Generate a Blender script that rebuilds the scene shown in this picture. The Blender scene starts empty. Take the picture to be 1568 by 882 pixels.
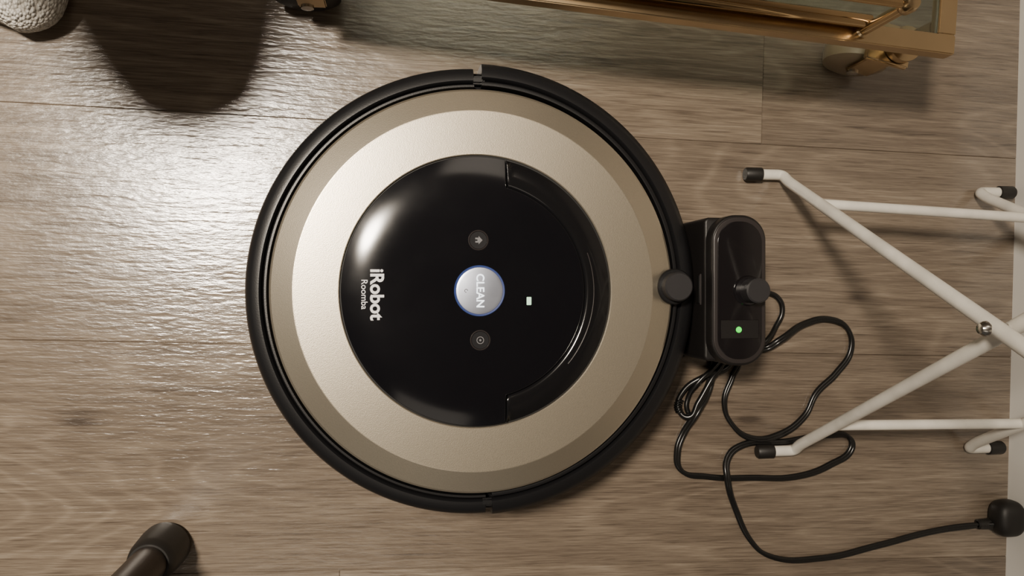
import bpy, bmesh, math, random
from mathutils import Vector, Matrix
random.seed(4)
C = bpy.context.scene.collection

# ---------------------------------------------------------------- materials
def mat(name, col, rough=.5, metal=0, bump=0, bscale=400, spec=.5, coat=0, var=0, **kw):
    m = bpy.data.materials.new(name); m.use_nodes = True
    nt = m.node_tree; b = nt.nodes['Principled BSDF']
    b.inputs['Base Color'].default_value = (*col, 1)
    b.inputs['Roughness'].default_value = rough
    b.inputs['Metallic'].default_value = metal
    b.inputs['Specular IOR Level'].default_value = spec
    b.inputs['Coat Weight'].default_value = coat
    b.inputs['Coat Roughness'].default_value = .05
    for k, v in kw.items():
        b.inputs[k.replace('_', ' ')].default_value = v
    tc = nt.nodes.new('ShaderNodeTexCoord')
    n = nt.nodes.new('ShaderNodeTexNoise'); n.inputs['Scale'].default_value = bscale
    n.inputs['Detail'].default_value = 3
    nt.links.new(tc.outputs['Object'], n.inputs['Vector'])
    if bump:
        bp = nt.nodes.new('ShaderNodeBump'); bp.inputs['Strength'].default_value = bump
        bp.inputs['Distance'].default_value = .0005
        nt.links.new(n.outputs['Fac'], bp.inputs['Height'])
        nt.links.new(bp.outputs['Normal'], b.inputs['Normal'])
    if var:
        r = nt.nodes.new('ShaderNodeValToRGB')
        r.color_ramp.elements[0].position = .3; r.color_ramp.elements[1].position = .7
        r.color_ramp.elements[0].color = (*[c*(1-var) for c in col], 1)
        r.color_ramp.elements[1].color = (*[min(1, c*(1+var)) for c in col], 1)
        nt.links.new(n.outputs['Fac'], r.inputs['Fac'])
        nt.links.new(r.outputs['Color'], b.inputs['Base Color'])
    return m

M_gold = mat('champagne_satin', (.58, .52, .415), .31, .9, bump=.14, bscale=1800, var=.05)
M_rim = mat('black_satin_plastic', (.008, .008, .009), .36, bump=.1, bscale=900, spec=.4)
M_dark = mat('groove_black', (.003, .003, .003), .6)
M_gloss = mat('gloss_black', (.004, .004, .0055), .13, spec=.42)
nt = M_gloss.node_tree; b = nt.nodes['Principled BSDF']
tc = nt.nodes.new('ShaderNodeTexCoord'); n = nt.nodes.new('ShaderNodeTexNoise'); n.inputs['Scale'].default_value = 28; n.inputs['Detail'].default_value = 6
mr = nt.nodes.new('ShaderNodeMapRange'); mr.inputs['From Min'].default_value = .35; mr.inputs['From Max'].default_value = .7
mr.inputs['To Min'].default_value = .115; mr.inputs['To Max'].default_value = .15
nt.links.new(tc.outputs['Object'], n.inputs['Vector']); nt.links.new(n.outputs['Fac'], mr.inputs['Value']); nt.links.new(mr.outputs[0], b.inputs['Roughness'])
M_gloss2 = mat('gloss_black_handle', (.006, .006, .007), .12, spec=.5)
M_white = mat('print_white', (.8, .8, .82), .5)
M_silver = mat('brushed_silver', (.60, .65, .78), .3, .9, var=.12, bscale=60)
M_led = mat('white_led', (.6, .9, .7), .4, Emission_Color=(.40, 1, .58, 1), Emission_Strength=.5)
M_lbl = mat('lit_label', (.8, .9, 1), .4, Emission_Color=(.88, .95, 1, 1), Emission_Strength=1.6)
M_blue = mat('blue_led', (.02, .03, .08), .3, Emission_Color=(.10, .2, .8, 1), Emission_Strength=.16)
M_green = mat('green_led', (.02, .8, .1), .4, Emission_Color=(.0, 1, .01, 1), Emission_Strength=.9)
M_dock = mat('dock_plastic', (.010, .009, .009), .42, bump=.1, bscale=900, spec=.35)
M_bezel = mat('dock_bezel', (.026, .022, .022), .3)
M_btn = mat('button_face', (.016, .016, .018), .22)
M_icon = mat('button_icon_grey', (.16, .16, .17), .4)
M_dockp = mat('dock_panel', (.007, .006, .007), .12, spec=.6)
M_knob = mat('dark_grey_rubber', (.022, .021, .023), .42, bump=.1)
M_cable = mat('black_cable', (.007, .007, .007), .26)
M_tube = mat('white_enamel', (.76, .73, .66), .32, var=.12, bscale=45, bump=.15)
M_cap = mat('rubber_cap', (.010, .009, .008), .5)
M_brass = mat('polished_brass', (.54, .38, .21), .10, 1, bscale=30, var=.08)
M_brass2 = mat('satin_brass', (.54, .41, .25), .22, 1, bscale=30, var=.08)
M_steel = mat('steel', (.5, .48, .45), .22, 1)
M_leg = mat('dark_bronze', (.022, .014, .009), .38, .5, bump=.1)
M_wall = mat('wall_paint', (.55, .5, .44), .7, bump=.1, bscale=150)
M_base = mat('baseboard_paint', (.80, .78, .73), .45)
M_ceil = mat('ceiling_paint', (.6, .56, .5), .8)
M_trouser = mat('trouser_cloth', (.03, .035, .05), .9, bump=.4, bscale=700)
M_wheel = mat('wheel_rubber', (.012, .010, .010), .5)
M_cream = mat('cream_wheel', (.26, .20, .13), .3)

M_glass = bpy.data.materials.new('shelf_glass'); M_glass.use_nodes = True
nt = M_glass.node_tree; b = nt.nodes['Principled BSDF']
b.inputs['Base Color'].default_value = (.82, .93, .87, 1); b.inputs['Roughness'].default_value = .05
b.inputs['Transmission Weight'].default_value = 1; b.inputs['IOR'].default_value = 1.5

M_sock = bpy.data.materials.new('knit_wool'); M_sock.use_nodes = True
nt = M_sock.node_tree; b = nt.nodes['Principled BSDF']; b.inputs['Roughness'].default_value = .95
tc = nt.nodes.new('ShaderNodeTexCoord'); v = nt.nodes.new('ShaderNodeTexVoronoi'); v.inputs['Scale'].default_value = 420
mp = nt.nodes.new('ShaderNodeMapping'); mp.inputs['Scale'].default_value = (1, .6, 1)
nt.links.new(tc.outputs['Object'], mp.inputs[0]); nt.links.new(mp.outputs[0], v.inputs['Vector'])
r = nt.nodes.new('ShaderNodeValToRGB'); r.color_ramp.elements[0].color = (.92, .90, .84, 1)
r.color_ramp.elements[1].color = (.50, .46, .40, 1); r.color_ramp.elements[1].position = .8
nt.links.new(v.outputs['Distance'], r.inputs[0]); nt.links.new(r.outputs[0], b.inputs['Base Color'])
bp = nt.nodes.new('ShaderNodeBump'); bp.invert = True; bp.inputs['Distance'].default_value = .003; bp.inputs['Strength'].default_value = 1
nt.links.new(v.outputs['Distance'], bp.inputs['Height']); nt.links.new(bp.outputs[0], b.inputs['Normal'])

def wood():
    m = bpy.data.materials.new('oak_vinyl_planks'); m.use_nodes = True
    nt = m.node_tree; N = nt.nodes; L = nt.links; b = N['Principled BSDF']
    tc = N.new('ShaderNodeTexCoord'); at = N.new('ShaderNodeAttribute'); at.attribute_name = 'pid'
    sc = N.new('ShaderNodeVectorMath'); sc.operation = 'MULTIPLY_ADD'
    cmb = N.new('ShaderNodeCombineXYZ')
    for i in range(3): L.new(at.outputs['Fac'], cmb.inputs[i])
    L.new(cmb.outputs[0], sc.inputs[0]); sc.inputs[1].default_value = (3.71, 1.93, 2.3)
    L.new(tc.outputs['Object'], sc.inputs[2])
    def noise(scale, detail=4, rough=.55, dist=0):
        mp = N.new('ShaderNodeMapping'); mp.inputs['Scale'].default_value = scale
        L.new(sc.outputs[0], mp.inputs[0]); n = N.new('ShaderNodeTexNoise'); n.inputs['Scale'].default_value = 1
        n.inputs['Detail'].default_value = detail; n.inputs['Roughness'].default_value = rough
        n.inputs['Distortion'].default_value = dist
        L.new(mp.outputs[0], n.inputs[0]); return n.outputs['Fac']
    def mth(op, a, c=None, d=None):
        n = N.new('ShaderNodeMath'); n.operation = op
        for i, x in enumerate((a, c, d)):
            if x is None: continue
            if isinstance(x, (int, float)): n.inputs[i].default_value = x
            else: L.new(x, n.inputs[i])
        return n.outputs[0]
    sp = N.new('ShaderNodeSeparateXYZ'); L.new(tc.outputs['Object'], sp.inputs[0])
    fine = noise((30, 900, 1), 4, .65)
    pores = noise((30, 520, 1), 2, .5, .2)
    med = noise((6, 190, 1), 5, .62, .4)
    broad = noise((2.0, 24, 1), 3, .5, .5)
    big = noise((1.3, 4.5, 1), 2, .5)
    rn = noise((1.5, 6.5, 1), 2, .4, .5)
    ring = mth('SINE', mth('MULTIPLY', rn, 150))
    ring = mth('POWER', mth('MULTIPLY_ADD', ring, .5, .5), 5)
    s = mth('MULTIPLY', fine, .34)
    s = mth('MULTIPLY_ADD', med, .26, s)
    s = mth('MULTIPLY_ADD', broad, .17, s)
    s = mth('MULTIPLY_ADD', ring, .048, s)
    s = mth('MULTIPLY_ADD', big, .17, s)
    s = mth('ADD', s, .042)
    pr = N.new('ShaderNodeMapRange'); pr.inputs['From Min'].default_value = .56; pr.inputs['From Max'].default_value = .68
    pr.inputs['To Min'].default_value = 0; pr.inputs['To Max'].default_value = .065
    L.new(pores, pr.inputs['Value']); s = mth('SUBTRACT', s, pr.outputs[0])
    for (kx, ky, ks) in [(-.30, -.112, 1.1), (.358, .003, .8), (.259, -.108, .8), (.10, .31, .7), (-.5, .25, 1)]:
        dx = mth('MULTIPLY', mth('SUBTRACT', sp.outputs[0], kx), 75/ks)
        dy = mth('MULTIPLY', mth('SUBTRACT', sp.outputs[1], ky), 210/ks)
        d = mth('SQRT', mth('ADD', mth('MULTIPLY', dx, dx), mth('MULTIPLY', dy, dy)))
        d = mth('ADD', d, mth('MULTIPLY', med, .8))
        f = mth('EXPONENT', mth('MULTIPLY', mth('MULTIPLY', d, d), -.5))
        s = mth('SUBTRACT', s, mth('MULTIPLY', f, .22))
    r = N.new('ShaderNodeValToRGB'); cr = r.color_ramp
    cr.elements[0].position = .34; cr.elements[0].color = (.058, .043, .032, 1)
    cr.elements[1].position = .76; cr.elements[1].color = (.385, .33, .26, 1)
    e = cr.elements.new(.48); e.color = (.138, .107, .080, 1)
    e = cr.elements.new(.57); e.color = (.202, .161, .121, 1)
    L.new(s, r.inputs[0])
    L.new(r.outputs[0], b.inputs['Base Color'])
    b.inputs['Specular IOR Level'].default_value = 1.0
    L.new(mth('MULTIPLY_ADD', fine, .20, .12), b.inputs['Roughness'])
    bp = N.new('ShaderNodeBump'); bp.inputs['Strength'].default_value = .75; bp.inputs['Distance'].default_value = .0006
    h = mth('ADD', mth('MULTIPLY', noise((110, 420, 1), 3, .5), .6), mth('MULTIPLY', noise((26, 150, 1), 3, .5, .5), .9))
    L.new(h, bp.inputs['Height']); L.new(bp.outputs[0], b.inputs['Normal'])
    return m
M_wood = wood()

# ---------------------------------------------------------------- helpers
def obj(name, bm, m, parent=None, smooth=True, split=38):
    me = bpy.data.meshes.new(name); bmesh.ops.recalc_face_normals(bm, faces=bm.faces)
    bm.to_mesh(me); bm.free()
    o = bpy.data.objects.new(name, me); C.objects.link(o); me.materials.append(m)
    if smooth:
        for p in me.polygons: p.use_smooth = True
        md = o.modifiers.new('es', 'EDGE_SPLIT'); md.split_angle = math.radians(split)
    if parent: o.parent = parent
    return o
def empty(name, loc=(0, 0, 0), rz=0):
    e = bpy.data.objects.new(name, None); C.objects.link(e); e.location = loc; e.rotation_euler = (0, 0, rz)
    e.empty_display_size = .02; return e
def lathe(name, prof, m, parent, a0=0, a1=360, seg=160, loc=(0, 0, 0), axis='z', cap=True, split=38):
    bm = bmesh.new(); full = abs(a1-a0) >= 360
    n = seg if full else seg+1; rings = []
    for i in range(n):
        a = math.radians(a0+(a1-a0)*i/seg)
        rings.append([bm.verts.new((r*math.cos(a), r*math.sin(a), z)) for r, z in prof])
    for i in range(seg):
        A, B = rings[i], rings[(i+1) % n]
        for j in range(len(prof)-1):
            if prof[j][0] < 1e-7 and prof[j+1][0] < 1e-7: continue
            bm.faces.new((A[j], B[j], B[j+1], A[j+1]))
    if not full and cap:
        bm.faces.new(rings[0]); bm.faces.new(rings[-1])
    bmesh.ops.remove_doubles(bm, verts=bm.verts, dist=1e-7)
    o = obj(name, bm, m, parent, split=split); o.location = loc
    if axis == 'x': o.rotation_euler = (0, math.pi/2, 0)
    if axis == 'y': o.rotation_euler = (math.pi/2, 0, 0)
    return o
def tube(name, pts, r, m, parent=None, smooth=True, res=10, cyclic=False):
    cu = bpy.data.curves.new(name, 'CURVE'); cu.dimensions = '3D'; cu.bevel_depth = r; cu.bevel_resolution = 5
    cu.use_fill_caps = True; cu.resolution_u = res
    if smooth:
        s = cu.splines.new('BEZIER'); s.bezier_points.add(len(pts)-1)
        for p, c in zip(s.bezier_points, pts):
            p.co = c; p.handle_left_type = p.handle_right_type = 'AUTO'
    else:
        s = cu.splines.new('POLY'); s.points.add(len(pts)-1)
        for p, c in zip(s.points, pts): p.co = (*c, 1)
    s.use_cyclic_u = cyclic
    o = bpy.data.objects.new(name, cu); C.objects.link(o); cu.materials.append(m)
    if parent: o.parent = parent
    return o
def bentpipe(name, pts, rad, r, m, parent):
    P = [Vector(p) for p in pts]; out = [P[0]]
    for i in range(1, len(P)-1):
        a = (P[i-1]-P[i]); c = (P[i+1]-P[i]); d = min(rad, a.length*.45, c.length*.45)
        s = P[i]+a.normalized()*d; e = P[i]+c.normalized()*d
        for k in range(9):
            t = k/8; out.append((1-t)**2*s+2*t*(1-t)*P[i]+t*t*e)
    out.append(P[-1])
    return tube(name, out, r, m, parent, smooth=False)
def prism(name, outline, z0, z1, m, parent, bev=0, segs=3):
    bm = bmesh.new()
    vs = [bm.verts.new((x, y, z0)) for x, y in outline]; f = bm.faces.new(vs)
    r = bmesh.ops.extrude_face_region(bm, geom=[f])
    up = [g for g in r['geom'] if isinstance(g, bmesh.types.BMVert)]
    for v_ in up: v_.co.z = z1
    if bev:
        ed = [e for e in bm.edges if all(abs(v_.co.z-z1) < 1e-6 for v_ in e.verts)]
        bmesh.ops.bevel(bm, geom=ed, offset=bev, segments=segs, affect='EDGES', profile=.5)
    return obj(name, bm, m, parent)
def rrect(x0, x1, y0, y1, r, n=12):
    out = []
    for cx, cy, a in ((x1-r, y1-r, 0), (x0+r, y1-r, 90), (x0+r, y0+r, 180), (x1-r, y0+r, 270)):
        for i in range(n+1):
            t = math.radians(a+90*i/n); out.append((cx+r*math.cos(t), cy+r*math.sin(t)))
    return out
def box(name, c, s, m, parent, bev=.001):
    bm = bmesh.new(); bmesh.ops.create_cube(bm, size=1)
    for v_ in bm.verts: v_.co = Vector((v_.co.x*s[0], v_.co.y*s[1], v_.co.z*s[2]))+Vector(c)
    if bev: bmesh.ops.bevel(bm, geom=bm.edges[:], offset=bev, segments=3, affect='EDGES')
    return obj(name, bm, m, parent)
def text(name, s, size, loc, rz, m, parent, ext=.0001, off=0, shear=0, spacing=1, font_scale_x=1):
    cu = bpy.data.curves.new(name, 'FONT'); cu.body = s; cu.size = size; cu.extrude = ext; cu.offset = off
    cu.align_x = 'CENTER'; cu.align_y = 'CENTER'; cu.shear = shear; cu.space_character = spacing
    o = bpy.data.objects.new(name, cu); C.objects.link(o); o.location = loc; o.rotation_euler = (0, 0, rz)
    o.scale = (font_scale_x, 1, 1); cu.materials.append(m); o.parent = parent; return o

# ---------------------------------------------------------------- room
A = math.radians(-1.6)
seam0 = .1362
W = .1853
bm = bmesh.new(); pid = bm.faces.layers.float.new('pid')
g = .0005
def plank(x0, x1, y0, y1, k):
    o = [(x0, y0), (x1, y0), (x1, y1), (x0, y1)]
    i = [(x0+g, y0+g), (x1-g, y0+g), (x1-g, y1-g), (x0+g, y1-g)]
    ov = [bm.verts.new((x, y, -.0008)) for x, y in o]; iv = [bm.verts.new((x, y, 0)) for x, y in i]
    f = bm.faces.new(iv); f[pid] = k
    for j in range(4):
        f = bm.faces.new((ov[j], ov[(j+1) % 4], iv[(j+1) % 4], iv[j])); f[pid] = k
fixed = {0: .263, -1: .72, -2: .66, -3: -.094, 1: -.5}
for row in range(-9, 9):
    y0 = seam0+row*W; y1 = y0+W
    off = fixed.get(row, random.uniform(-.6, .6))-1.25*3
    xs = [off+1.25*k for k in range(7)]
    for a, c in zip(xs, xs[1:]):
        a2, c2 = max(a, -1.9), min(c, .531)
        if c2-a2 > .01: plank(a2, c2, y0, y1, random.random()*9)
fl = obj('floor', bm, M_wood, smooth=False); fl.rotation_euler = (0, 0, A)

wall = empty('wall_right', (0, 0, 0), A)
WX = .514
box('wall_panel', (WX+.012+.05, .12, 1.2), (.1, 3.34, 2.44), M_wall, wall, 0)
w2 = empty('wall_back', (0, 0, 0), A)
box('wall_panel', (-.65, 1.84, 1.2), (2.5, .1, 2.44), M_wall, w2, 0)
ce = empty('ceiling', (0, 0, 0), A)
box('ceiling_panel', (-.65, .12, 2.47), (2.6, 3.5, .08), M_ceil, ce, 0)
bb = empty('baseboard_right', (0, 0, 0), A)
bm = bmesh.new()
prof = [(WX, -.001), (WX, .075), (WX+.003, .083), (WX+.007, .088), (WX+.0119, .09), (WX+.0119, -.001)]
a_ = [bm.verts.new((x, -1.52, z)) for x, z in prof]; b_ = [bm.verts.new((x, 1.77, z)) for x, z in prof]
for i in range(len(prof)):
    j = (i+1) % len(prof); bm.faces.new((a_[i], a_[j], b_[j], b_[i]))
bm.faces.new(a_); bm.faces.new(b_)
obj('board', bm, M_base, bb, smooth=False)

# ---------------------------------------------------------------- robot vacuum
OX, OY = .0058, -.0014
rv = empty('robot_vacuum', (OX, OY, 0))
lathe('chassis', [(0, .012), (.150, .012), (.1655, .02), (.1655, .064), (.158, .070), (0, .072)], M_rim, rv)
rear = [(.150, .02), (.160, .014), (.1665, .022), (.1690, .045), (.1685, .066), (.1660, .0735), (.1615, .0765), (.1570, .0770),
        (.1555, .0755), (.1550, .0720), (.1540, .0715), (.1535, .0790), (.1527, .0800), (.1512, .0800), (.1507, .07)]
lathe('rear_shell', rear, M_rim, rv, 90.8, 360-87.6, 130)
front = [(.152, .02), (.162, .012), (.1690, .020), (.1715, .045), (.1710, .064), (.1690, .0730), (.1640, .0775), (.1580, .0785),
         (.1565, .0770), (.1558, .0725), (.1545, .0725), (.1540, .0800), (.1530, .0806), (.1512, .0804), (.1507, .07)]
fb = lathe('front_bumper', front, M_rim, rv, -86.0, 88.8, 130); fb.location = (.0003, .0014, .0003)
box('bumper_lug_1', (.001, .1575, .074), (.010, .006, .006), M_rim, rv, .0015)
box('bumper_lug_2', (.008, -.1575, .074), (.010, .006, .006), M_rim, rv, .0015)
lathe('groove', [(.146, .070), (.1515, .0735), (.1515, .069)], M_dark, rv)
lathe('top_ring', [(.0990, .080), (.0993, .0893), (.1000, .0898), (.1312, .0898), (.1318, .0897), (.1472, .0842), (.1486, .0832), (.1490, .0815), (.1490, .072)], M_gold, rv, seg=240, split=9)
def dz(r):
    if r < .066: return .0934
    t = min(1, (r-.066)/.0320); return .0934-.0034*t**2.2
def disc(name, Rf, dzoff, m, th=.002, n=220, rings=30):
    bm = bmesh.new(); c = bm.verts.new((0, 0, dz(0)+dzoff)); cols = []
    for i in range(n):
        a = 2*math.pi*i/n; R = Rf(a); col = []
        for j in range(1, rings+1):
            r_ = R*j/rings; col.append(bm.verts.new((r_*math.cos(a), r_*math.sin(a), dz(r_)+dzoff)))
        col.append(bm.verts.new(((R+.0003)*math.cos(a), (R+.0003)*math.sin(a), dz(R)+dzoff-.0004)))
        col.append(bm.verts.new(((R+.0003)*math.cos(a), (R+.0003)*math.sin(a), dz(R)+dzoff-th)))
        cols.append(col)
    for i in range(n):
        A_, B_ = cols[i], cols[(i+1) % n]
        bm.faces.new((c, A_[0], B_[0]))
        for j in range(len(A_)-1): bm.faces.new((A_[j], A_[j+1], B_[j+1], B_[j]))
    return obj(name, bm, m, rv)
XS = .0195
bm = bmesh.new(); cols = []
t0 = 78
for i in range(121):
    a = math.radians(-t0+2*t0*i/120); ca, sa = math.cos(a), math.sin(a)
    ri = max(.0785, (XS+.001)/max(ca, .05)); ro = .0978; ri = min(ri, ro-.0002); col = []
    for j in range(13):
        q = j/12; r_ = ri+(ro-ri)*q
        zz = .0918+.0012*math.sin(math.pi*min(1, q*1.0))-.0028*q*q
        if j == 0: zz = .0905
        col.append(bm.verts.new((r_*ca, r_*sa, zz)))
    col.append(bm.verts.new((ro*ca, ro*sa, .087))); cols.append(col)
for A_, B_ in zip(cols, cols[1:]):
    for j in range(len(A_)-1): bm.faces.new((A_[j], A_[j+1], B_[j+1], B_[j]))
obj('bin_handle', bm, M_gloss2, rv)
lathe('handle_recess', [(.05, .0880), (.0985, .0880)], M_dark, rv)
def Rl(a):
    c = math.cos(a)
    if c <= .05: return .0978
    return min(.0978, max(.0778, XS/c))
disc('lid', Rl, 0, M_gloss, n=720)
edge = []
for i in range(-784, 785, 8):
    a = math.radians(i/10); R_ = Rl(a)
    edge.append((R_*math.cos(a), R_*math.sin(a), dz(R_)-.0002))
tube('lid_edge', edge, .00028, M_gloss2, rv, smooth=False)
lathe('disc_seam', [(.0976, .088), (.0992, .0878)], M_dark, rv)
pts = [(.0025+.083*math.cos(math.radians(t)), .083*math.sin(math.radians(t)), .0927) for t in range(-40, 22, 3)]
tube('handle_ridge', pts, .0004, M_bezel, rv)
Z = .0932
def button(name, x, y, r):
    lathe(name+'_ring', [(r, Z-.001), (r, Z+.0003), (r-.0005, Z+.0006), (r-.0009, Z+.0003), (r-.0011, Z-.001)], M_bezel, rv, seg=48, loc=(x, y, 0))
    lathe(name, [(0, Z+.0002), (r-.0012, Z+.0003), (r-.0012, Z-.001)], M_btn, rv, seg=48, loc=(x, y, 0))
hx, hy = .0055-OX, .0356-OY
sx_, sy_ = .0069-OX, -.0368-OY
cx_, cy_ = .0064-OX, -.001-OY
button('home_button', hx, hy, .0074)
button('spot_button', sx_, sy_, .0074)
prism('home_icon', [(hx-.0022, hy+.0018), (hx-.0022, hy+.0006), (hx-.0006, hy+.0006), (hx-.0006, hy-.0006), (hx-.0022, hy-.0006), (hx-.0022, hy-.0018), (hx+.0002, hy-.0018), (hx+.0002, hy-.0030), (hx+.0030, hy), (hx+.0002, hy+.0030), (hx+.0002, hy+.0018)], Z+.0002, Z+.0005, M_icon, rv)
lathe('spot_icon', [(.0022, Z+.0003), (.0022, Z+.0005), (.0027, Z+.0005), (.0027, Z+.0003)], M_icon, rv, seg=32, loc=(sx_, sy_, 0))
lathe('spot_icon_dot', [(0, Z+.0005), (.0008, Z+.0005), (.0008, Z)], M_icon, rv, seg=24, loc=(sx_, sy_, 0))
lathe('clean_button_glow', [(.0172, Z), (.0172, Z+.0004), (.0181, Z+.0005), (.0187, Z)], M_blue, rv, seg=72, loc=(cx_, cy_, 0))
lathe('clean_button', [(0, Z+.0011), (.015, Z+.0011), (.0168, Z+.0008), (.0172, Z+.0003), (.0172, Z-.001)], M_silver, rv, seg=72, loc=(cx_, cy_, 0))
text('clean_label', 'CLEAN', .0079, (cx_+.0002, cy_, Z+.0013), -math.pi/2, M_lbl, rv, off=.00014)
tube('power_icon', [(cx_-.0098+.0011*math.cos(t*.7), cy_+.0011*math.sin(t*.7), Z+.0013) for t in range(8)], .00018, M_knob, rv)
box('status_led', (.0426-OX, -.0085-OY, Z+.0002), (.0034, .0058, .0006), M_led, rv, .0002)
text('brand_print', 'iRobot', .0132, (-.0672-OX, -.0035-OY, .0935), -math.pi/2, M_white, rv, off=.00036, spacing=1.0)
text('model_print', 'Roomba', .0063, (-.0758-OX, -.0035-OY, .0934), -math.pi/2, M_white, rv, off=.00002)
lathe('sensor_collar', [(0, .0895), (.0128, .0895), (.0136, .0885), (.0136, .075)], M_rim, rv, seg=64, loc=(.1550-OX, .002-OY, 0))
lathe('sensor_knob', [(0, .0985), (.0098, .0985), (.0108, .0975), (.0110, .088)], M_knob, rv, seg=64, loc=(.1550-OX, .002-OY, 0))
for sx in (-1, 1):
    lathe('wheel_%d' % (1 if sx < 0 else 2), [(0, -.01), (.028, -.01), (.030, -.008), (.030, .008), (.028, .01), (0, .01)], M_wheel, rv, seg=40, loc=(0, sx*.11, .030), axis='y')

# ---------------------------------------------------------------- charging dock
dk = empty('charging_dock')
prism('tower', rrect(.1805, .2235, -.0575, .0560, .019), 0, .098, M_dock, dk, .002)
prism('base_plate', rrect(.135, .20, -.060, .0575, .012), 0, .006, M_dock, dk, .001)
prism('lower_body', rrect(.1795, .205, -.0550, .0550, .004), 0, .086, M_dock, dk, .002)
prism('bezel', rrect(.1815, .2222, -.0558, .0543, .0185), .0972, .0989, M_bezel, dk, .0008)
prism('top_panel', rrect(.1845, .2195, -.0525, .0510, .016), .0978, .0993, M_dockp, dk, .0004)
box('led_window', (.2018, -.030, .0992), (.030, .014, .0006), M_dock, dk, .0002)
box('front_slot', (.1797, .0, .074), (.002, .022, .006), M_dark, dk, .0005)
box('slot_lip', (.1794, .0, .0785), (.0016, .024, .0012), M_bezel, dk, .0004)
lathe('beacon_collar', [(0, .1010), (.0105, .1010), (.0115, .0998), (.0115, .098)], M_dockp, dk, seg=48, loc=(.2085, -.001, 0))
lathe('beacon', [(0, .1130), (.0082, .1130), (.0092, .1122), (.0094, .098)], M_knob, dk, seg=48, loc=(.2105, -.001, 0))
lathe('power_led', [(0, .1003), (.0020, .1001), (.0026, .099)], M_green, dk, seg=24, loc=(.2010, -.0303, 0))

# ---------------------------------------------------------------- cables
cb = empty('power_cord')
z = .0028; h = .0078
main = [(.215, -.045, z), (.219, -.062, z), (.2166, -.084, z), (.202, -.107, h), (.193, -.124, z), (.187, -.141, z), (.190, -.157, z), (.2135, -.1635, z), (.256, -.166, z),
        (.299, -.166, z), (.330, -.1565, z), (.350, -.1425, z), (.348, -.1330, z), (.330, -.1302, z), (.286, -.135, z), (.2437, -.138, z), (.2325, -.148, z+.001),
        (.2305, -.165, h+.0005), (.2407, -.194, z), (.256, -.2235, z), (.271, -.2356, z), (.323, -.240, z), (.374, -.2316, z), (.432, -.2205, z), (.470, -.216, .006), (.490, -.214, .014)]
tube('cord_main', main, .0021, M_cable, cb)
tube('cord_main_twin', [(x+.0022, y-.0016, zz) for x, y, zz in main[1:-1]], .0019, M_cable, cb)
loop2 = [(.228, -.040, z), (.2505, -.052, z), (.268, -.052, z), (.280, -.044, h), (.305, -.0305, z), (.330, -.0265, z), (.347, -.0355, z), (.350, -.054, z), (.336, -.0745, z), (.317, -.092, z), (.305, -.113, z),
         (.280, -.1290, z), (.256, -.1310, z), (.238, -.119, z), (.2305, -.099, z), (.238, -.076, z), (.243, -.062, z+.001), (.225, -.045, z)]
tube('cord_loop', loop2, .0022, M_cable, cb)
tube('cord_loop_twin', [(x+.001, y-.002, zz+.0004) for x, y, zz in loop2], .0018, M_cable, cb)
tube('cord_bundle', [(.240, -.050, h), (.232, -.068, h), (.211, -.0755, h), (.193, -.0895, z), (.189, -.104, z), (.196, -.111, h), (.205, -.0985, h), (.2166, -.0785, h+.001), (.228, -.062, h), (.222, -.04, h)], .0025, M_cable, cb)
tube('cord_bundle_2', [(.236, -.052, z), (.222, -.066, h), (.205, -.081, h), (.198, -.094, z), (.197, -.106, z), (.203, -.112, z), (.208, -.100, z), (.214, -.085, z+.002), (.226, -.055, z)], .0022, M_cable, cb)
tube('cord_short', [(.220, -.002, .014), (.245, -.002, .008), (.270, -.003, z), (.281, -.008, z), (.285, -.0187, z), (.279, -.033, z), (.267, -.046, h), (.25, -.058, z), (.225, -.052, z)], .0024, M_cable, cb)
for i in range(6):
    t = i/5; lathe('strain_%d' % i, [(.0024, -.0008), (.0036, -.0005), (.0036, .0005), (.0024, .0008)], M_cable, cb, seg=20, loc=(.1895+.0015*t*(1-t)*4*-1, -.097-.010*t, .0038), axis='y')

pl = empty('power_plug')
bm = bmesh.new(); bmesh.ops.create_uvsphere(bm, u_segments=40, v_segments=24, radius=1)
for v_ in bm.verts:
    c = v_.co
    sgn = lambda q, p: math.copysign(abs(q)**p, q)
    v_.co = Vector((sgn(c.x, .7)*.0140, sgn(c.y, .75)*.0165, sgn(c.z, .7)*.012))
o = obj('plug_body', bm, M_cap, pl); o.location = (.4975, -.209, .0125)
lathe('plug_neck', [(.003, 0), (.0045, .001), (.005, .012), (.007, .016)], M_cap, pl, seg=24, loc=(.472, -.2155, .007), axis='x')

# ---------------------------------------------------------------- folding rack
rk = empty('folding_rack_stand')
R = .0047
ZP = .2555; ZT = .495
def legset(tag, x, yf, yt, d, zt=ZT):
    sgn = -1 if d < 0 else 1
    bentpipe('leg_'+tag, [(x+sgn*.027, yf, .0060), (x, yf, .0060), (x, yf+(yt-yf)*.03, .016), (x, yt, zt)], .012, R, M_tube, rk)
    lathe('foot_cap_'+tag, [(0, -.008), (.0050, -.008), (.0060, -.0065), (.0060, .007), (.0047, .0075)] if sgn < 0 else [(.0047, -.0075), (.0060, -.007), (.0060, .0065), (.0050, .008), (0, .008)], M_cap, rk, seg=28, loc=(x+sgn*.027, yf, .0060), axis='x')
yA, yD = .101, -.143
def ytop(yf, yp=-.0215, zp=ZP, zt=ZT): return yf+(yp-yf)*(zt/zp)
legset('1', .2835, yA, ytop(yA), -1)
legset('2', .2945, yD, ytop(yD), -1)
legset('3', .4745, .089, ytop(.089), 1)
legset('4', .4635, -.146, ytop(-.146), 1)
tube('cross_bar_1', [(.2835, .0690, .066), (.4745, .0595, .068)], .0042, M_tube, rk, smooth=False)
tube('cross_bar_2', [(.2945, -.1095, .070), (.4635, -.112, .070)], .0042, M_tube, rk, smooth=False)
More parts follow.
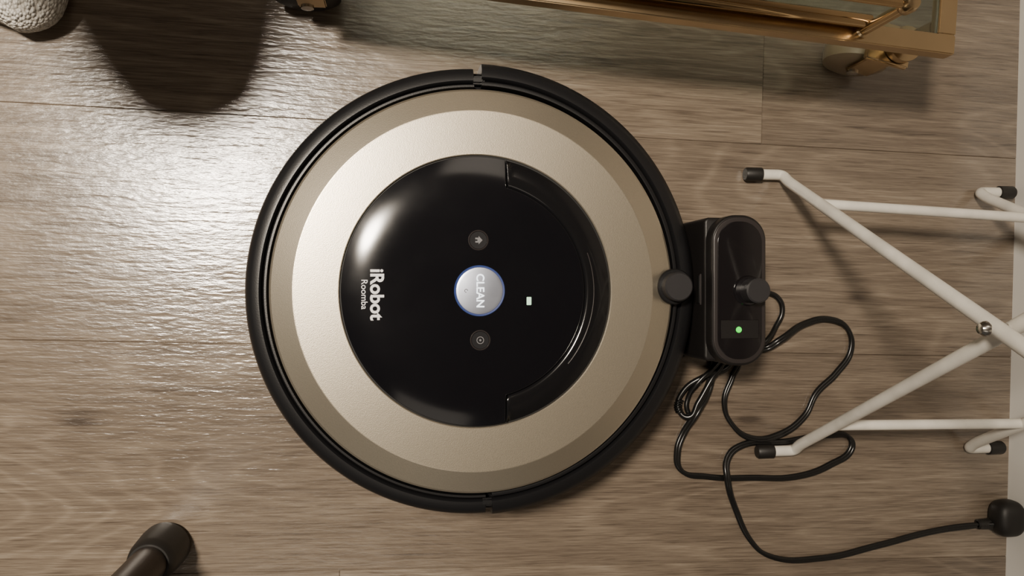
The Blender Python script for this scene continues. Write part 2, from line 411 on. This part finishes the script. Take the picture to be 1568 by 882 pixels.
tube('top_bar_1', [(.2835, ytop(yA), ZT), (.4745, ytop(.089), ZT)], R, M_tube, rk, smooth=False)
tube('top_bar_2', [(.2945, ytop(yD), ZT), (.4635, ytop(-.146), ZT)], R, M_tube, rk, smooth=False)
lathe('pivot_bolt', [(0, -.0045), (.0028, -.004), (.0042, -.002), (.0045, 0), (.003, .001), (.003, .018), (0, .019)], M_steel, rk, seg=24, loc=(.2775, -.0220, ZP), axis='x')
lathe('pivot_bolt_2', [(0, -.004), (.0045, -.002), (.0045, 0), (.003, .001), (.003, .018), (0, .019)], M_steel, rk, seg=24, loc=(.4605, -.025, ZP), axis='x')

# ---------------------------------------------------------------- bar cart
ct = empty('bar_cart', (.3625, .1765, 0), math.radians(-4.4))
Lc, Dc, zs = .495, .36, .12
fw = .0145
def bar(n, x0, x1, y0, y1, z0=zs-.012, z1=zs): box(n, ((x0+x1)/2, (y0+y1)/2, (z0+z1)/2), (x1-x0, y1-y0, z1-z0), M_brass2, ct, .0008)
bar('frame_front', -Lc, 0, 0, fw); bar('frame_back', -Lc, 0, Dc-fw, Dc)
bar('frame_right', -fw, 0, fw, Dc-fw); bar('frame_left', -Lc, -Lc+fw, fw, Dc-fw)
box('glass_shelf', (-Lc/2, Dc/2, zs-.004), (Lc-2*fw, Dc-2*fw, .005), M_glass, ct, 0)
ry = .0085
tube('rail_front', [(-.43, ry, .174), (-.076, ry, .174)], .0030, M_brass, ct, smooth=False)
tube('rail_lower', [(-.43, ry+.004, .129), (-.076, ry+.004, .129)], .0050, M_brass, ct, smooth=False)
for i, xx in enumerate((-.076, -.43)):
    lathe('rail_post_%d' % i, [(.0055, zs-.002), (.0055, zs+.002), (.0040, zs+.003), (.0040, .167), (.0056, .169), (.0060, .176), (.0045, .180), (0, .181)], M_brass2, ct, seg=28, loc=(xx, ry, 0))
def caster(i, x, y, a, wm=M_wheel):
    e = empty('caster_%d' % i, (x, y, 0), a); e.parent = ct
    lathe('stem', [(0, zs-.012), (.007, zs-.012), (.007, .075), (.014, .073), (.014, .066), (0, .066)], M_brass2, e, seg=32)
    box('fork_top', (.008, 0, .062), (.038, .032, .006), M_brass2, e, .0015)
    box('fork_l', (.012, .0135, .044), (.022, .0025, .036), M_brass2, e, .001)
    box('fork_r', (.012, -.0135, .044), (.022, .0025, .036), M_brass2, e, .001)
    lathe('wheel', [(0, -.011), (.020, -.011), (.026, -.008), (.027, 0), (.026, .008), (.020, .011), (0, .011)], wm, e, seg=40, loc=(.016, 0, .027), axis='y')
    lathe('hub', [(0, -.0165), (.005, -.016), (.005, .016), (0, .0165)], M_steel, e, seg=20, loc=(.016, 0, .027), axis='y')
caster(1, -.0085, .022, math.radians(172), M_cream); caster(2, -Lc+.022, .024, math.radians(185))
caster(3, -.022, Dc-.024, .5); caster(4, -Lc+.022, Dc-.024, 2)

# ---------------------------------------------------------------- chair leg (lower left)
cl = empty('chair_leg', (-.236, -.204, 0))
cl.rotation_euler = (math.radians(2.0), math.radians(-1.5), 0)
lathe('rubber_foot', [(0, .0005), (.0165, .001), (.0190, .004), (.0192, .012), (.0178, .034), (.0165, .040), (.0150, .042), (.013, .042)], M_cap, cl, seg=56)
lathe('leg_tube', [(.0136, .038), (.0136, .46), (0, .461)], M_leg, cl, seg=48)

# ---------------------------------------------------------------- person (sock + unseen leg bent for its shadow)
ps = empty('person')
def skin(name, verts, radii, m, edges=None, sub=2):
    me = bpy.data.meshes.new(name); me.from_pydata(verts, edges or [(i, i+1) for i in range(len(verts)-1)], [])
    o = bpy.data.objects.new(name, me); C.objects.link(o); me.materials.append(m)
    md = o.modifiers.new('Skin', 'SKIN'); md.use_smooth_shade = True
    for i, r_ in enumerate(radii):
        me.skin_vertices[0].data[i].radius = r_ if isinstance(r_, tuple) else (r_, r_)
    me.skin_vertices[0].data[0].use_root = True
    s = o.modifiers.new('sub', 'SUBSURF'); s.levels = sub; s.render_levels = sub
    o.parent = ps; return o
def sockfoot():
    secs = [(0, .004, .012), (.003, .022, .024), (.010, .034, .034), (.022, .042, .041), (.045, .047, .048), (.075, .047, .056), (.11, .043, .066),
            (.15, .037, .080), (.18, .034, .094), (.205, .033, .100), (.230, .030, .098), (.246, .020, .07), (.252, .006, .04)]
    bm = bmesh.new(); rings = []
    n = 36
    for t, w, hh in secs:
        ring = []
        for i in range(n):
            a = 2*math.pi*i/n
            cx = math.copysign(abs(math.cos(a))**.85, math.cos(a)); sz = math.copysign(abs(math.sin(a))**.85, math.sin(a))
            zmid = hh/2 if t > .012 else .018
            yy = t+(.010*(cx*-1+1)*.5 if t < .05 else 0)
            ring.append(bm.verts.new((w*cx, yy, zmid+hh/2*sz)))
        rings.append(ring)
    for A_, B_ in zip(rings, rings[1:]):
        for i in range(n): bm.faces.new((A_[i], A_[(i+1) % n], B_[(i+1) % n], B_[i]))
    bm.faces.new(rings[0]); bm.faces.new(rings[-1])
    o = obj('sock_foot', bm, M_sock, ps)
    for md in list(o.modifiers): o.modifiers.remove(md)
    s = o.modifiers.new('s', 'SUBSURF'); s.levels = s.render_levels = 1
    o.location = (-.345, .194, .0005); return o
sockfoot()
skin('sock_cuff', [(-.345, .394, .06), (-.344, .390, .10), (-.342, .370, .15), (-.340, .350, .19)], [.036, .035, .037, .041], M_sock)
skin('shadow_trouser_leg', [(-.340, .355, .165), (-.334, .315, .25), (-.326, .262, .36), (-.322, .224, .46), (-.320, .245, .515), (-.32, .37, .515), (-.31, .50, .48), (-.30, .62, .44)],
     [.052, .058, .064, .064, .064, .078, .09, .10], M_trouser)  # leg out of view, knee placed to cast the shadow beside the foot

# ---------------------------------------------------------------- lights
def area(name, loc, size, power, col, target, spread=180):
    l = bpy.data.lights.new(name, 'AREA'); l.shape = 'DISK'; l.size = size; l.energy = power; l.color = col
    l.spread = math.radians(spread)
    o = bpy.data.objects.new(name, l); C.objects.link(o); o.location = loc
    o.rotation_euler = (Vector(target)-Vector(loc)).to_track_quat('-Z', 'Y').to_euler(); return o
area('ceiling_light', (-.63, .42, 1.85), .25, 14, (1, .88, .73), (-.36, .24, 0), 78)
area('fill_light_1', (.3, 1.3, 2.3), .9, 5.5, (1, .87, .72), (0, 0, 0))  # weak soft fill from the upper right, its source unseen
area('fill_light_2', (-.3, -1.4, 2.3), .9, 2.5, (1, .88, .74), (0, 0, 0))  # fainter fill from the lower side, added with no visible lamp
w = bpy.data.worlds.new('world'); bpy.context.scene.world = w; w.use_nodes = True
w.node_tree.nodes['Background'].inputs[0].default_value = (1, .91, .80, 1)
w.node_tree.nodes['Background'].inputs[1].default_value = .095

# ---------------------------------------------------------------- camera
cd = bpy.data.cameras.new('camera'); cam = bpy.data.objects.new('camera', cd); C.objects.link(cam)
cd.sensor_width = 36; cd.lens = 1184/1568*36; cd.clip_start = .01
cam.location = (-.0463, .001, .651); cam.rotation_euler = (0, -math.radians(7.8), 0)
bpy.context.scene.camera = cam
